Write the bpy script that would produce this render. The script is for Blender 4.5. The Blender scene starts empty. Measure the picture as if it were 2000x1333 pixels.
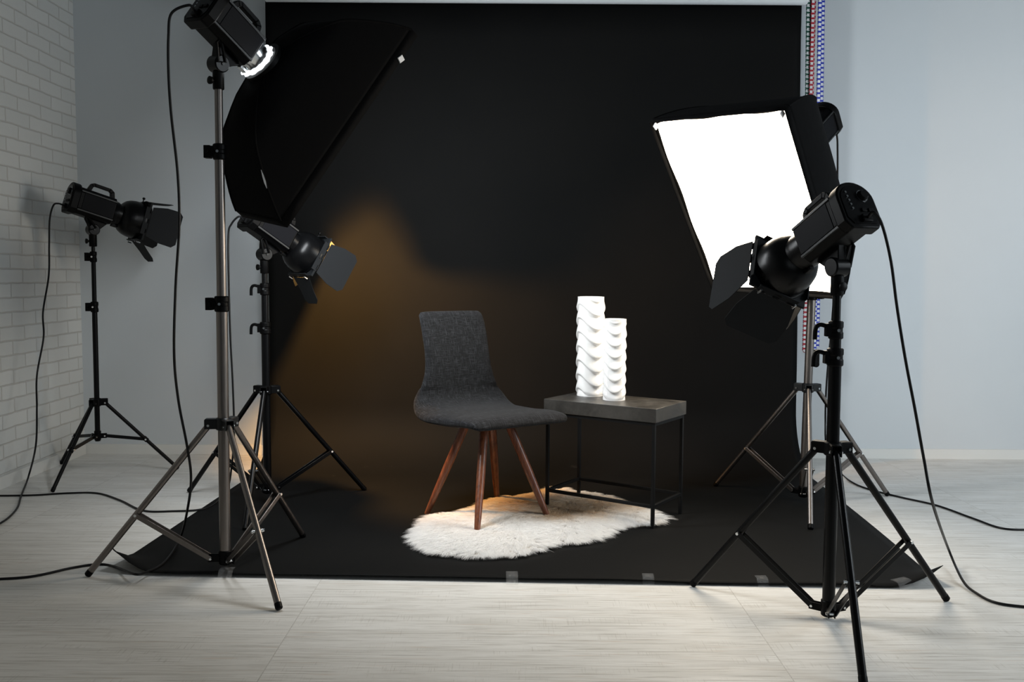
import bpy, bmesh, math, random
import numpy as np
from mathutils import Matrix, Vector, noise

# ------------------------------------------------------------------ camera, light, exposure
S = bpy.context.scene
COL = S.collection
PITCH, ROLL, CAMH, FPX = math.radians(4.1), 0.0062, 1.08, 1800.0
CAMROT = Matrix.Rotation(math.pi / 2 - PITCH, 3, 'X') @ Matrix.Rotation(ROLL, 3, 'Z')
cd = bpy.data.cameras.new('camera')
cam = bpy.data.objects.new('camera', cd)
COL.objects.link(cam)
cd.sensor_width = 36.0
cd.lens = 36.0 * FPX / 2000.0
cam.matrix_world = Matrix.Translation((0, 0, CAMH)) @ CAMROT.to_4x4()
S.camera = cam
S.view_settings.view_transform = 'Standard'
S.view_settings.look = 'None'
S.view_settings.gamma = 1
S.view_settings.use_curve_mapping = False
S.view_settings.exposure = 0.28

W = bpy.data.worlds.new('world')
S.world = W
W.use_nodes = True
W.node_tree.nodes['Background'].inputs[0].default_value = (0.80, 0.92, 1.0, 1)
W.node_tree.nodes['Background'].inputs[1].default_value = 0.05

def area(name, loc, target, sx, sy, power, color):
    l = bpy.data.lights.new(name, 'AREA')
    l.shape = 'RECTANGLE'; l.size = sx; l.size_y = sy; l.energy = power; l.color = color
    o = bpy.data.objects.new(name, l); COL.objects.link(o)
    o.location = loc
    o.rotation_euler = (Vector(target) - Vector(loc)).to_track_quat('-Z', 'Y').to_euler()
    return o
# daylight from a studio window behind the camera, and an added light at right
area('window_light_front', (2.0, -1.6, 2.3), (2.0, 5.0, 0.9), 2.4, 1.7, 12, (0.88, 0.95, 1.0))
area('fill_light_right', (4.12, 2.7, 1.75), (2.2, 5.0, 0.9), 1.8, 1.5, 86, (0.86, 0.94, 1.0))  # unseen area light, angled off the wall to brighten the back right

SOFT_L, SOFT_R = 38.0, 12.5        # radiance of the two softbox diffusers
SPOT_W = 120.0                      # amber modelling lamp behind the left softbox

# ------------------------------------------------------------------ measuring: a photo pixel to a point in the room
def ray(u, v):
    return CAMROT @ Vector(((u - 1000) / FPX, (666.5 - v) / FPX, -1.0))
def onz(u, v, z=0.0):
    d = ray(u, v); return Vector((0, 0, CAMH)) + d * ((z - CAMH) / d.z)
def ony(u, v, y):
    d = ray(u, v); return Vector((0, 0, CAMH)) + d * (y / d.y)

# ------------------------------------------------------------------ materials
def nm(name):
    m = bpy.data.materials.new(name); m.use_nodes = True
    nt = m.node_tree
    return m, nt, nt.nodes['Principled BSDF']
def plain(name, col, rough=0.5, metal=0.0, spec=0.5, coat=0.0, bump=0.0, bscale=200):
    m, nt, b = nm(name)
    b.inputs['Base Color'].default_value = (*col, 1)
    b.inputs['Roughness'].default_value = rough
    b.inputs['Metallic'].default_value = metal
    b.inputs['Specular IOR Level'].default_value = spec
    b.inputs['Coat Weight'].default_value = coat
    # slight procedural break-up of the finish
    tc = nt.nodes.new('ShaderNodeTexCoord'); n = nt.nodes.new('ShaderNodeTexNoise')
    n.inputs['Scale'].default_value = bscale; n.inputs['Detail'].default_value = 3
    nt.links.new(tc.outputs['Object'], n.inputs['Vector'])
    mr = nt.nodes.new('ShaderNodeMapRange')
    mr.inputs['To Min'].default_value = max(0.02, rough - 0.06); mr.inputs['To Max'].default_value = min(1, rough + 0.06)
    nt.links.new(n.outputs['Fac'], mr.inputs['Value']); nt.links.new(mr.outputs[0], b.inputs['Roughness'])
    if bump:
        bp = nt.nodes.new('ShaderNodeBump'); bp.inputs['Strength'].default_value = bump; bp.inputs['Distance'].default_value = 0.002
        nt.links.new(n.outputs['Fac'], bp.inputs['Height']); nt.links.new(bp.outputs[0], b.inputs['Normal'])
    return m
class NT:
    def __init__(s, nt): s.nt = nt
    def n(s, t, **kw):
        x = s.nt.nodes.new(t)
        for k, v in kw.items(): setattr(x, k, v)
        return x
    def l(s, a, b): s.nt.links.new(a, b)
    def math(s, op, a, b=None, c=None):
        x = s.n('ShaderNodeMath', operation=op)
        for i, v in enumerate((a, b, c)):
            if v is None: continue
            if isinstance(v, (int, float)): x.inputs[i].default_value = v
            else: s.l(v, x.inputs[i])
        return x.outputs[0]
    def mix(s, fac, a, b, bt='MIX'):
        x = s.n('ShaderNodeMix', data_type='RGBA', blend_type=bt)
        if isinstance(fac, (int, float)): x.inputs[0].default_value = fac
        else: s.l(fac, x.inputs[0])
        for i, v in ((6, a), (7, b)):
            if isinstance(v, tuple): x.inputs[i].default_value = (*v, 1)
            else: s.l(v, x.inputs[i])
        return x.outputs[2]
    def mapr(s, v, a, b, c=0, d=1):
        x = s.n('ShaderNodeMapRange'); s.l(v, x.inputs[0])
        for i, k in enumerate((a, b, c, d)): x.inputs[1 + i].default_value = k
        return x.outputs[0]
    def noise(s, vec, scale, detail=4, rough=0.55, dist=0.0):
        x = s.n('ShaderNodeTexNoise'); s.l(vec, x.inputs['Vector'])
        x.inputs['Scale'].default_value = scale; x.inputs['Detail'].default_value = detail
        x.inputs['Roughness'].default_value = rough; x.inputs['Distortion'].default_value = dist
        return x.outputs['Fac']
    def scaled(s, vec, sc, loc=(0, 0, 0)):
        x = s.n('ShaderNodeMapping'); s.l(vec, x.inputs['Vector'])
        x.inputs['Scale'].default_value = sc; x.inputs['Location'].default_value = loc
        return x.outputs[0]
    def bump(s, h, strength, dist, b):
        x = s.n('ShaderNodeBump'); x.inputs['Strength'].default_value = strength; x.inputs['Distance'].default_value = dist
        s.l(h, x.inputs['Height']); s.l(x.outputs[0], b.inputs['Normal'])

def mat_wall():
    m, nt, b = nm('painted_wall'); N = NT(nt)
    p = N.n('ShaderNodeTexCoord').outputs['Object']
    a = N.noise(p, 1.3, 3)
    N.l(N.mix(N.mapr(a, .3, .7), (.585, .625, .65), (.615, .65, .67)), b.inputs['Base Color'])
    b.inputs['Roughness'].default_value = .62
    h = N.noise(N.scaled(p, (1, 1, .35)), 4, 5)
    N.bump(h, .10, .02, b)
    return m
def mat_brick():
    m, nt, b = nm('whitewashed_brick'); N = NT(nt)
    p = N.n('ShaderNodeTexCoord').outputs['Object']
    sx = N.n('ShaderNodeSeparateXYZ'); N.l(p, sx.inputs[0])
    cx = N.n('ShaderNodeCombineXYZ'); N.l(sx.outputs[1], cx.inputs[0]); N.l(sx.outputs[2], cx.inputs[1])
    w = N.n('ShaderNodeTexNoise'); w.inputs['Scale'].default_value = 9; N.l(cx.outputs[0], w.inputs['Vector'])
    va = N.n('ShaderNodeVectorMath', operation='MULTIPLY_ADD'); N.l(w.outputs['Color'], va.inputs[0])
    va.inputs[1].default_value = (.012, .012, 0); N.l(cx.outputs[0], va.inputs[2])
    br = N.n('ShaderNodeTexBrick'); N.l(va.outputs[0], br.inputs['Vector'])
    br.inputs['Scale'].default_value = 1; br.inputs['Brick Width'].default_value = .235; br.inputs['Row Height'].default_value = .0735
    br.inputs['Mortar Size'].default_value = .0055; br.inputs['Mortar Smooth'].default_value = .7
    br.inputs['Color1'].default_value = (.70, .71, .69, 1); br.inputs['Color2'].default_value = (.64, .655, .64, 1)
    br.inputs['Mortar'].default_value = (.56, .55, .52, 1)
    N.l(br.outputs['Color'], b.inputs['Base Color'])
    b.inputs['Roughness'].default_value = .6
    g = N.noise(p, 28, 5)
    inv = N.math('SUBTRACT', 1.0, br.outputs['Fac'])
    N.bump(N.math('ADD', N.math('MULTIPLY', inv, 1.0), N.math('MULTIPLY', g, .35)), .55, .008, b)
    return m
def mat_floor():
    m, nt, b = nm('whitewashed_plank_floor'); N = NT(nt)
    p = N.n('ShaderNodeTexCoord').outputs['Object']
    off = N.scaled(p, (1, 1, 1), (2.10, 0.06, 0))
    br = N.n('ShaderNodeTexBrick'); N.l(off, br.inputs['Vector'])
    br.offset = 0.0; br.inputs['Scale'].default_value = 1
    br.inputs['Brick Width'].default_value = 1.43; br.inputs['Row Height'].default_value = .33
    br.inputs['Mortar Size'].default_value = .0016; br.inputs['Mortar Smooth'].default_value = .2
    br.inputs['Color1'].default_value = (0, 0, 0, 1); br.inputs['Color2'].default_value = (1, 1, 1, 1)
    br.inputs['Mortar'].default_value = (.5, .5, .5, 1)
    # every plank shifts its own grain
    sh = N.n('ShaderNodeVectorMath', operation='MULTIPLY_ADD'); N.l(br.outputs['Color'], sh.inputs[0])
    sh.inputs[1].default_value = (7.3, 3.1, 0); N.l(p, sh.inputs[2]); q = sh.outputs[0]
    big = N.noise(N.scaled(q, (.9, 5, 1)), 2.2, 4, .6)
    gr = N.noise(N.scaled(q, (1.1, 34, 1)), 2.6, 6, .62, .25)
    fine = N.noise(N.scaled(q, (3.0, 120, 1)), 2.0, 5, .6)
    saw = N.noise(N.scaled(q, (130, 5, 1)), 1.6, 3, .6)
    patch = N.noise(N.scaled(q, (2.2, 5, 1)), 2.2, 3)
    c = N.mix(N.mapr(big, .3, .7), (.64, .63, .595), (.76, .755, .73))
    c = N.mix(N.math('MULTIPLY', N.mapr(gr, .49, .68), .55), c, (.40, .385, .35))
    c = N.mix(N.math('MULTIPLY', N.mapr(fine, .54, .68), .6), c, (.33, .31, .275))
    sm = N.math('MULTIPLY', N.mapr(saw, .56, .68), N.mapr(patch, .5, .62))
    c = N.mix(N.math('MULTIPLY', sm, .5), c, (.36, .34, .30))
    brown = N.noise(N.scaled(q, (1.6, 22, 1), (3, 8, 0)), 2.5, 4)
    c = N.mix(N.math('MULTIPLY', N.mapr(brown, .6, .75), .45), c, (.50, .38, .28))
    c = N.mix(N.math('MULTIPLY', br.outputs['Fac'], .45), c, (.33, .31, .28))
    crack = N.noise(N.scaled(q, (1.9, 75, 1), (1, 5, 0)), 2.3, 5, .6, .3)
    c = N.mix(N.math('MULTIPLY', N.mapr(crack, .61, .68), .6), c, (.22, .20, .17))
    N.l(c, b.inputs['Base Color'])
    N.l(N.mapr(gr, .3, .7, .42, .6), b.inputs['Roughness'])
    b.inputs['Specular IOR Level'].default_value = .35
    h = N.math('SUBTRACT', N.math('MULTIPLY', gr, -.6), N.math('MULTIPLY', br.outputs['Fac'], 1.0))
    N.bump(h, .25, .002, b)
    return m
def mat_paper():
    m, nt, b = nm('black_seamless_paper'); N = NT(nt)
    p = N.n('ShaderNodeTexCoord').outputs['Object']
    a = N.noise(p, 1.1, 4, .6)
    c = N.mix(N.mapr(a, .3, .7), (.0046, .0049, .0050), (.0066, .0066, .0064))
    # pale scuffs from shoes, on the part that lies on the floor
    s1 = N.noise(N.scaled(p, (9, 16, 9)), 1.4, 6, .7, .6); s2 = N.noise(p, 1.7, 2)
    sx = N.n('ShaderNodeSeparateXYZ'); N.l(p, sx.inputs[0])
    low = N.math('LESS_THAN', sx.outputs[2], .05)
    sc = N.math('MULTIPLY', N.math('MULTIPLY', N.mapr(s1, .66, .74), N.mapr(s2, .5, .6)), low)
    c = N.mix(N.math('MULTIPLY', sc, .35), c, (.10, .10, .095))
    N.l(c, b.inputs['Base Color'])
    b.inputs['Roughness'].default_value = .68; b.inputs['Specular IOR Level'].default_value = .06
    N.bump(N.noise(p, 2.2, 3), .08, .03, b)
    return m
def mat_fabric():
    m, nt, b = nm('charcoal_woven_fabric'); N = NT(nt)
    p = N.n('ShaderNodeTexCoord').outputs['UV']
    a = N.noise(N.scaled(p, (380, 22, 1)), 1.0, 3, .7)
    c2 = N.noise(N.scaled(p, (22, 380, 1)), 1.0, 3, .7)
    fleck = N.math('MAXIMUM', N.mapr(a, .52, .74), N.mapr(c2, .52, .74))
    fl2 = N.noise(N.scaled(p, (420, 420, 1)), 1, 2)
    f = N.math('MULTIPLY', fleck, N.mapr(fl2, .3, .6, .35, 1))
    c = N.mix(f, (.0034, .0035, .0040), (.050, .052, .058))
    N.l(c, b.inputs['Base Color'])
    b.inputs['Roughness'].default_value = .9; b.inputs['Specular IOR Level'].default_value = .2
    b.inputs['Sheen Weight'].default_value = .04; b.inputs['Sheen Roughness'].default_value = .5
    N.bump(N.math('ADD', a, c2), .35, .0012, b)
    return m
def mat_walnut():
    m, nt, b = nm('walnut_wood'); N = NT(nt)
    p = N.n('ShaderNodeTexCoord').outputs['Object']
    a = N.noise(N.scaled(p, (70, 70, 6)), 1, 5, .6, .4)
    c = N.mix(N.mapr(a, .35, .68), (.075, .021, .009), (.21, .066, .026))
    N.l(c, b.inputs['Base Color']); b.inputs['Roughness'].default_value = .34
    N.bump(a, .1, .001, b)
    return m
def mat_slate():
    m, nt, b = nm('grey_stone_laminate'); N = NT(nt)
    p = N.n('ShaderNodeTexCoord').outputs['Object']
    a = N.noise(p, 7, 6, .65, .4); a2 = N.noise(p, 34, 5, .6)
    c = N.mix(N.mapr(a, .3, .7), (.012, .0108, .0092), (.050, .045, .038))
    c = N.mix(N.math('MULTIPLY', N.mapr(a2, .5, .75), .4), c, (.075, .068, .058))
    N.l(c, b.inputs['Base Color']); N.l(N.mapr(a, .3, .7, .34, .5), b.inputs['Roughness'])
    return m
def mat_fur():
    m, nt, b = nm('sheepskin_fur'); N = NT(nt)
    at = N.n('ShaderNodeAttribute', attribute_name='fur_colour')
    N.l(at.outputs['Color'], b.inputs['Base Color'])
    b.inputs['Roughness'].default_value = .55; b.inputs['Specular IOR Level'].default_value = .25
    b.inputs['Sheen Weight'].default_value = .2
    tr = N.n('ShaderNodeBsdfTranslucent'); N.l(at.outputs['Color'], tr.inputs['Color'])
    ms = N.n('ShaderNodeMixShader'); ms.inputs[0].default_value = .55
    N.l(b.outputs[0], ms.inputs[1]); N.l(tr.outputs[0], ms.inputs[2])
    N.l(ms.outputs[0], nt.nodes['Material Output'].inputs['Surface'])
    return m
def mat_emit(name, col, strength):
    m, nt, b = nm(name)
    b.inputs['Base Color'].default_value = (.8, .8, .8, 1)
    b.inputs['Emission Color'].default_value = (*col, 1); b.inputs['Emission Strength'].default_value = strength
    return m
def mat_chain(name, col):
    m, nt, b = nm(name); N = NT(nt)
    p = N.n('ShaderNodeTexCoord').outputs['Object']
    sx = N.n('ShaderNodeSeparateXYZ'); N.l(p, sx.inputs[0])
    f = N.math('FRACT', N.math('DIVIDE', sx.outputs[2], .0262))
    mz = N.math('LESS_THAN', N.math('ABSOLUTE', N.math('SUBTRACT', f, .5)), .29)
    mx = N.math('LESS_THAN', N.math('ABSOLUTE', sx.outputs[0]), .0078)
    N.l(N.mix(N.math('MULTIPLY', mz, mx), col, (.82, .84, .84)), b.inputs['Base Color'])
    b.inputs['Roughness'].default_value = .4
    return m
def mat_tape():
    m, nt, b = nm('clear_adhesive_tape'); N = NT(nt)
    b.inputs['Base Color'].default_value = (.75, .76, .76, 1); b.inputs['Roughness'].default_value = .22
    tr = N.n('ShaderNodeBsdfTransparent'); ms = N.n('ShaderNodeMixShader'); ms.inputs[0].default_value = .06
    N.l(tr.outputs[0], ms.inputs[1]); N.l(b.outputs[0], ms.inputs[2])
    N.l(ms.outputs[0], nt.nodes['Material Output'].inputs['Surface'])
    return m
def mat_brushed():
    m, nt, b = nm('brushed_gunmetal'); N = NT(nt)
    p = N.n('ShaderNodeTexCoord').outputs['Object']
    a = N.noise(N.scaled(p, (300, 300, 8)), 1, 3)
    N.l(N.mix(a, (.165, .148, .137), (.235, .212, .197)), b.inputs['Base Color'])
    b.inputs['Metallic'].default_value = 1; N.l(N.mapr(a, .3, .7, .30, .42), b.inputs['Roughness'])
    return m
M = dict(
    wall=mat_wall(), brick=mat_brick(), floor=mat_floor(), paper=mat_paper(), fabric=mat_fabric(), walnut=mat_walnut(),
    slate=mat_slate(), fur=mat_fur(), tape=mat_tape(), gun=mat_brushed(),
    base=plain('white_skirting_paint', (.72, .72, .69), .4),
    hide=plain('sheepskin_hide', (.62, .56, .46), .9),
    black=plain('black_satin_metal', (.0022, .0023, .0026), .30, spec=.17),
    blackp=plain('black_plastic', (.0016, .0016, .0018), .45, spec=.10),
    panel=plain('dark_blue_grey_panel', (.0024, .0028, .0044), .5, spec=.08),
    trim=plain('dark_grey_trim', (.007, .008, .009), .38, spec=.3),
    door=plain('matt_black_barn_door_metal', (.0090, .0102, .0116), .62, spec=.12),
    cloth=plain('black_nylon_cloth', (.0026, .0026, .0028), .85, spec=.06, bump=.15, bscale=40),
    cord=plain('black_rubber_cord', (.0035, .0035, .004), .45, spec=.25),
    chrome=plain('polished_chrome', (.75, .77, .78), .16, 1.0),
    silver=plain('silver_reflector_lining', (.75, .75, .74), .3, 1.0),
    dim=plain('dark_frame_paint', (.0035, .0035, .0035), .5, spec=.2),
    glaze=plain('white_glazed_ceramic', (.83, .82, .80), .14, spec=.5, coat=.5),
    white=plain('white_roll_paper', (.66, .70, .72), .5),
    tab=plain('white_tab_and_seam_light', (.8, .8, .8), .7),
    diffL=mat_emit('lit_diffuser_daylight', (.93, .97, 1.0), SOFT_L),
    diffR=mat_emit('lit_diffuser_warm', (1.0, .86, .68), SOFT_R),
    glow=mat_emit('lit_glass_cover', (.90, .97, 1.0), 1.5),
    amber=mat_emit('lit_amber_bulb', (1.0, .55, .16), 12.0),
    bulb=plain('frosted_glass_bulb', (.7, .7, .68), .3),
    cgreen=mat_chain('green_white_chain', (.006, .085, .055)), cred=mat_chain('red_white_chain', (.45, .008, .025)),
    cblue=mat_chain('blue_white_chain', (.012, .035, .42)),
)

# ------------------------------------------------------------------ mesh building
class MB:
    def __init__(s, X=None): s.v = []; s.f = []; s.X = X or Matrix.Identity(4)
    def add(s, vs, fs):
        o = len(s.v); s.v += [s.X @ Vector(p) for p in vs]; s.f += [tuple(i + o for i in f) for f in fs]
    def box(s, c, size, R=None):
        x, y, z = [k / 2 for k in size]; R = R or Matrix.Identity(3); c = Vector(c)
        vs = [c + R @ Vector((i * x, j * y, k * z)) for i in (-1, 1) for j in (-1, 1) for k in (-1, 1)]
        s.add(vs, [(0, 1, 3, 2), (4, 6, 7, 5), (0, 4, 5, 1), (2, 3, 7, 6), (0, 2, 6, 4), (1, 5, 7, 3)])
    def bar(s, a, b, w, h, up=(0, 0, 1)):
        a, b = Vector(a), Vector(b); d = (b - a); L = d.length; d.normalize()
        y = Vector(up).cross(d)
        if y.length < 1e-4: y = Vector((1, 0, 0)).cross(d)
        y.normalize(); z = d.cross(y)
        s.box((a + b) / 2, (L, w, h), Matrix((d, y, z)).transposed())
    def lathe(s, a, d, prof, n=32, closed=False):
        """prof: (along, radius) pairs round the axis through a along d; closed joins last to first"""
        a, d = Vector(a), Vector(d).normalized()
        x = d.orthogonal().normalized(); y = d.cross(x); vs = []; fs = []
        for t, r in prof:
            for i in range(n):
                w = 2 * math.pi * i / n
                vs.append(a + d * t + (x * math.cos(w) + y * math.sin(w)) * r)
        m = len(prof)
        for j in range(m if closed else m - 1):
            k = (j + 1) % m
            for i in range(n):
                i2 = (i + 1) % n
                fs.append((j * n + i, j * n + i2, k * n + i2, k * n + i))
        if not closed:
            fs.append(tuple(range(n - 1, -1, -1))); fs.append(tuple((m - 1) * n + i for i in range(n)))
        s.add(vs, fs)
    def tube(s, a, b, r0, r1=None, n=20):
        a, b = Vector(a), Vector(b)
        s.lathe(a, b - a, [(0, r0), ((b - a).length, r0 if r1 is None else r1)], n)
    def sweep(s, pts, r, n=10, closed=False):
        pts = [Vector(p) for p in pts]; N = len(pts); vs = []; fs = []; x = None
        for i, p in enumerate(pts):
            t = (pts[(i + 1) % N] - pts[i - 1]) if closed else (pts[min(i + 1, N - 1)] - pts[max(i - 1, 0)])
            t.normalize()
            x = (x - t * x.dot(t)) if x is not None else t.orthogonal()
            x.normalize(); y = t.cross(x)
            for k in range(n):
                w = 2 * math.pi * k / n; vs.append(p + (x * math.cos(w) + y * math.sin(w)) * r)
        for i in range(N if closed else N - 1):
            j = (i + 1) % N
            for k in range(n):
                k2 = (k + 1) % n; fs.append((i * n + k, i * n + k2, j * n + k2, j * n + k))
        if not closed: fs += [tuple(range(n - 1, -1, -1)), tuple((N - 1) * n + k for k in range(n))]
        s.add(vs, fs)
    def prism(s, poly, ext):
        """flat polygon of 3-D points given thickness ext (vector)"""
        poly = [Vector(p) for p in poly]; e = Vector(ext); n = len(poly)
        fs = [tuple(range(n - 1, -1, -1)), tuple(range(n, 2 * n))] + [(i, (i + 1) % n, n + (i + 1) % n, n + i) for i in range(n)]
        s.add(poly + [p + e for p in poly], fs)
    def build(s, name, mat, parent=None, bevel=0.0, smooth=35, origin=None, seg=2):
        me = bpy.data.meshes.new(name)
        o3 = Vector(origin) if origin is not None else Vector((0, 0, 0))
        me.from_pydata([p - o3 for p in s.v], [], s.f); me.validate(); me.update()
        b = bmesh.new(); b.from_mesh(me); bmesh.ops.recalc_face_normals(b, faces=b.faces); b.to_mesh(me); b.free()
        me.materials.append(mat)
        if smooth:
            me.shade_smooth(); me.set_sharp_from_angle(angle=math.radians(smooth))
        ob = bpy.data.objects.new(name, me); COL.objects.link(ob)
        if parent: ob.parent = parent
        if bevel:
            md = ob.modifiers.new('bevel', 'BEVEL'); md.width = bevel; md.segments = seg; md.limit_method = 'ANGLE'
            md.angle_limit = math.radians(40)
        return ob
def tag(o, label=None, cat=None, group=None, kind=None):
    for k, v in (('label', label), ('category', cat), ('group', group), ('kind', kind)):
        if v: o[k] = v
    return o
def thing(name, label, cat, loc=(0, 0, 0), rz=0.0, group=None):
    o = bpy.data.objects.new(name, None); COL.objects.link(o); o.empty_display_size = .1
    o.location = loc; o.rotation_euler = (0, 0, rz)
    return tag(o, label, cat, group)
def spline(pts, k=10):
    """Catmull-Rom through the points"""
    P = [Vector(p) for p in pts]; P = [P[0] * 2 - P[1]] + P + [P[-1] * 2 - P[-2]]; out = []
    for i in range(1, len(P) - 2):
        a, b, c, d = P[i - 1:i + 3]
        for j in range(k):
            t = j / k
            out.append(.5 * ((2 * b) + (c - a) * t + (2 * a - 5 * b + 4 * c - d) * t * t + (3 * b - 3 * c + d - a) * t ** 3))
    out.append(P[-2]); return out

# ------------------------------------------------------------------ the room
XL, YB, XR, HT = -2.55, 5.45, 4.2, 3.3
def structure(name, c, size, mat):
    m = MB(); m.box(c, size); o = m.build(name, mat, smooth=0); o['kind'] = 'structure'; return o
structure('floor', ((XL + XR) / 2, 1.3, -.05), (XR - XL + .2, 8.5, .1), M['floor'])
structure('wall_back', ((XL + XR) / 2, YB + .06, HT / 2), (XR - XL + .2, .12, HT), M['wall'])
structure('wall_left', (XL - .06, 2.55, HT / 2), (.12, 5.8, HT), M['brick'])
structure('wall_right', (XR + .06, 2.55, HT / 2), (.12, 5.8, HT), M['wall'])
structure('baseboard_back', ((XL + XR) / 2, YB - .008, .029), (XR - XL, .016, .058), M['base'])
structure('baseboard_left', (XL + .008, 2.55, .031), (.016, 5.76, .062), M['base'])

# ------------------------------------------------------------------ black paper backdrop, swept from its roll onto the floor
def make_backdrop():
    YP, RC = 5.20, .34
    prof = []                                    # (y, z, s) down the wall, round the sweep, along the floor
    for i in range(10): prof.append((YP, 2.62 - i * (2.62 - RC) / 10))
    for i in range(11):
        a = i / 10 * math.pi / 2; prof.append((YP - RC + RC * math.cos(a), RC - RC * math.sin(a) + .004))
    NF = 34
    y0 = YP - RC
    for i in range(1, NF + 1): prof.append((None, i / NF))
    NX = 72; vs = []; fs = []
    for row, pz in enumerate(prof):
        for j in range(NX + 1):
            s = j / NX
            front = 3.225 + (3.125 - 3.225) * s
            if pz[0] is None:
                t = pz[1]; y = y0 + (front - y0) * t; z = .004
            else: y, z = pz; t = 0
            g = max(0, min(1, (YP - y) / 1.9))
            xl = -1.372 - .082 * g; xr = 1.585 - .06 * g * g + .032 * max(0, min(1, (2.45 - z) / 2.0)) * (1 - g)
            x = xl + (xr - xl) * s
            if t > 0:
                df = abs(y - front)
                # the front edge is not quite flat, and both corners curl up
                z += (.010 + .010 * noise.noise(Vector((x * 2.2, 3.7, 0)))) * max(0, 1 - df / .10) ** 2 * (1 if abs(x) < 1.25 else .3)
                for cx, hgt, rad in ((xl, .082, .20), (xr, .060, .20)):
                    d = math.hypot(x - cx, df * .8)
                    k = max(0, 1 - d / rad)
                    z += hgt * k ** 1.6; x += (.0 if cx < 0 else 0)
                    y += .06 * k ** 2
            vs.append((x, y, z))
    for r in range(len(prof) - 1):
        for j in range(NX):
            a = r * (NX + 1) + j; fs.append((a, a + 1, a + NX + 2, a + NX + 1))
    m = MB(); m.add(vs, fs)
    o = m.build('paper_backdrop', M['paper'], smooth=60)
    sd = o.modifiers.new('thick', 'SOLIDIFY'); sd.thickness = .0016; sd.offset = 0
    tag(o, 'wide black paper backdrop sweeping from the wall onto the floor', 'backdrop', kind='thing')
make_backdrop()
# white roll at the top edge of the picture
a, b = ony(517, 5, 5.10), ony(1577, 9, 5.10)
m = MB(); zc = .5 * (a.z + b.z) + .047
m.lathe((a.x, 5.10, zc), (1, 0, 0), [(0, .036), (.006, .046), (b.x - a.x - .012, .046), (b.x - a.x - .003, .042), (b.x - a.x, .034)], 40)
rt = thing('paper_roll', 'white paper roll hung across the top of the black backdrop', 'paper roll', ((a.x + b.x) / 2, 5.10, zc))
m.build('roll', M['white'], rt, origin=rt.location)
m = MB(); m.tube((a.x - .05, 5.10, zc), (b.x + .045, 5.10, zc), .018); m.build('core_tube', M['chrome'], rt, origin=rt.location)
m = MB(); m.box((1.665, 5.29, zc + .15), (.012, .36, .16)); m.box((1.755, 5.38, zc + .20), (.19, .14, .04))
m.build('wall_bracket', M['trim'], rt, origin=rt.location, bevel=.003)
for xx in (1.705, 1.745, 1.790):
    m = MB(); m.tube((xx - .012, 5.30, zc + .17), (xx + .012, 5.30, zc + .17), .026, n=24); m.build('chain_wheel', M['blackp'], rt, origin=rt.location)

def make_chain(name, label, mat, us, vb, weight, yy, lean=.030):
    x0, x1 = ony(us[0], 0, yy).x, ony(us[1], 0, yy).x
    zb = ony((us[0] + us[1]) / 2, vb, yy).z; top = 2.88
    t = thing(name, label, 'chain', ((x0 + x1) / 2, yy, zb), 0, 'roll drive chains beside the backdrop')
    for k, x in enumerate((x0, x1)):
        m = MB(); yk = yy + (k - .5) * .016; h = top - zb - .012
        n = int(h / .0262)
        for i in range(n):                     # links: a wide bead and a narrower joint
            z = .012 + i * .0262
            m.box((0, 0, z + .0131), (.021, .010, .0205)); m.box((0, 0, z + .0262), (.014, .007, .0065))
        o = m.build('strand', mat, t, smooth=0); o.location = (x - (x0 + x1) / 2, yk - yy, k * .013)
    t.location.x += lean; t.rotation_euler = (0, -lean / (top - zb), 0)      # the chains do not hang quite plumb
    if weight:
        m = MB(); m.box((0, 0, -.028), (.036, .03, .085)); m.lathe((0, -.018, -.070), (0, 1, 0), [(0, .016), (.002, .018), (.034, .018), (.036, .016)], 24)
        m.build('chain_weight', M['blackp'], t, bevel=.005)
    else:
        m = MB(); w = (x1 - x0) / 2
        m.sweep([(math.cos(q) * w, 0, .012 + math.sin(q) * w) for q in [math.pi + math.pi * i / 12 for i in range(13)]], .006, 8)
        m.build('chain_bend', mat, t)
make_chain('drive_chain', 'green and white drive chain hanging nearest the backdrop edge', M['cgreen'], (1576.5, 1582.5), 545, False, 5.31)
make_chain('drive_chain', 'red and white drive chain between the green and blue chains', M['cred'], (1587.0, 1590.5), 690, False, 5.30, .008)
make_chain('drive_chain', 'blue and white drive chain with a black weight', M['cblue'], (1599.5, 1607.0), 688, True, 5.30)

# clear tape strips holding down the front edge of the paper
for u, v, wd, dp, rz, lab in ((1000, 1137, .042, .055, .02, 'clear tape strip on backdrop front edge, directly below the rug'),
                           (1266, 1140, .040, .045, -.05, 'clear tape strip on backdrop front edge, below the side table'),
                           (1489, 1144, .040, .045, .03, 'clear tape strip on backdrop front edge, beside a black tripod foot'),
                           (1766, 1149, .070, .045, .5, 'crumpled clear tape on the right front corner of the backdrop'),
                           (441, 1128, .050, .050, 0, 'clear tape strip on backdrop front edge, beneath the gunmetal stand')):
    p = onz(u, v, .0); m = MB(); R = Matrix.Rotation(rz, 3, 'Z'); n = 8; vs = []; fs = []
    for i in range(n + 1):
        q = (i / n - .5); z = .0035 + (.022 * max(0, min(1, (q + .22) * 4)) if True else 0)
        for sx_ in (-.5, .5): vs.append(Vector((p.x, p.y, z)) + R @ Vector((sx_ * wd, q * dp * 1.4, 0)))
    for i in range(n): fs.append((2 * i, 2 * i + 1, 2 * i + 3, 2 * i + 2))
    m.add(vs, fs); o = m.build('adhesive_tape', M['tape'])
    sd = o.modifiers.new('thick', 'SOLIDIFY'); sd.thickness = .0004
    tag(o, lab, 'tape', 'tape strips on the backdrop edge')

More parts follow.
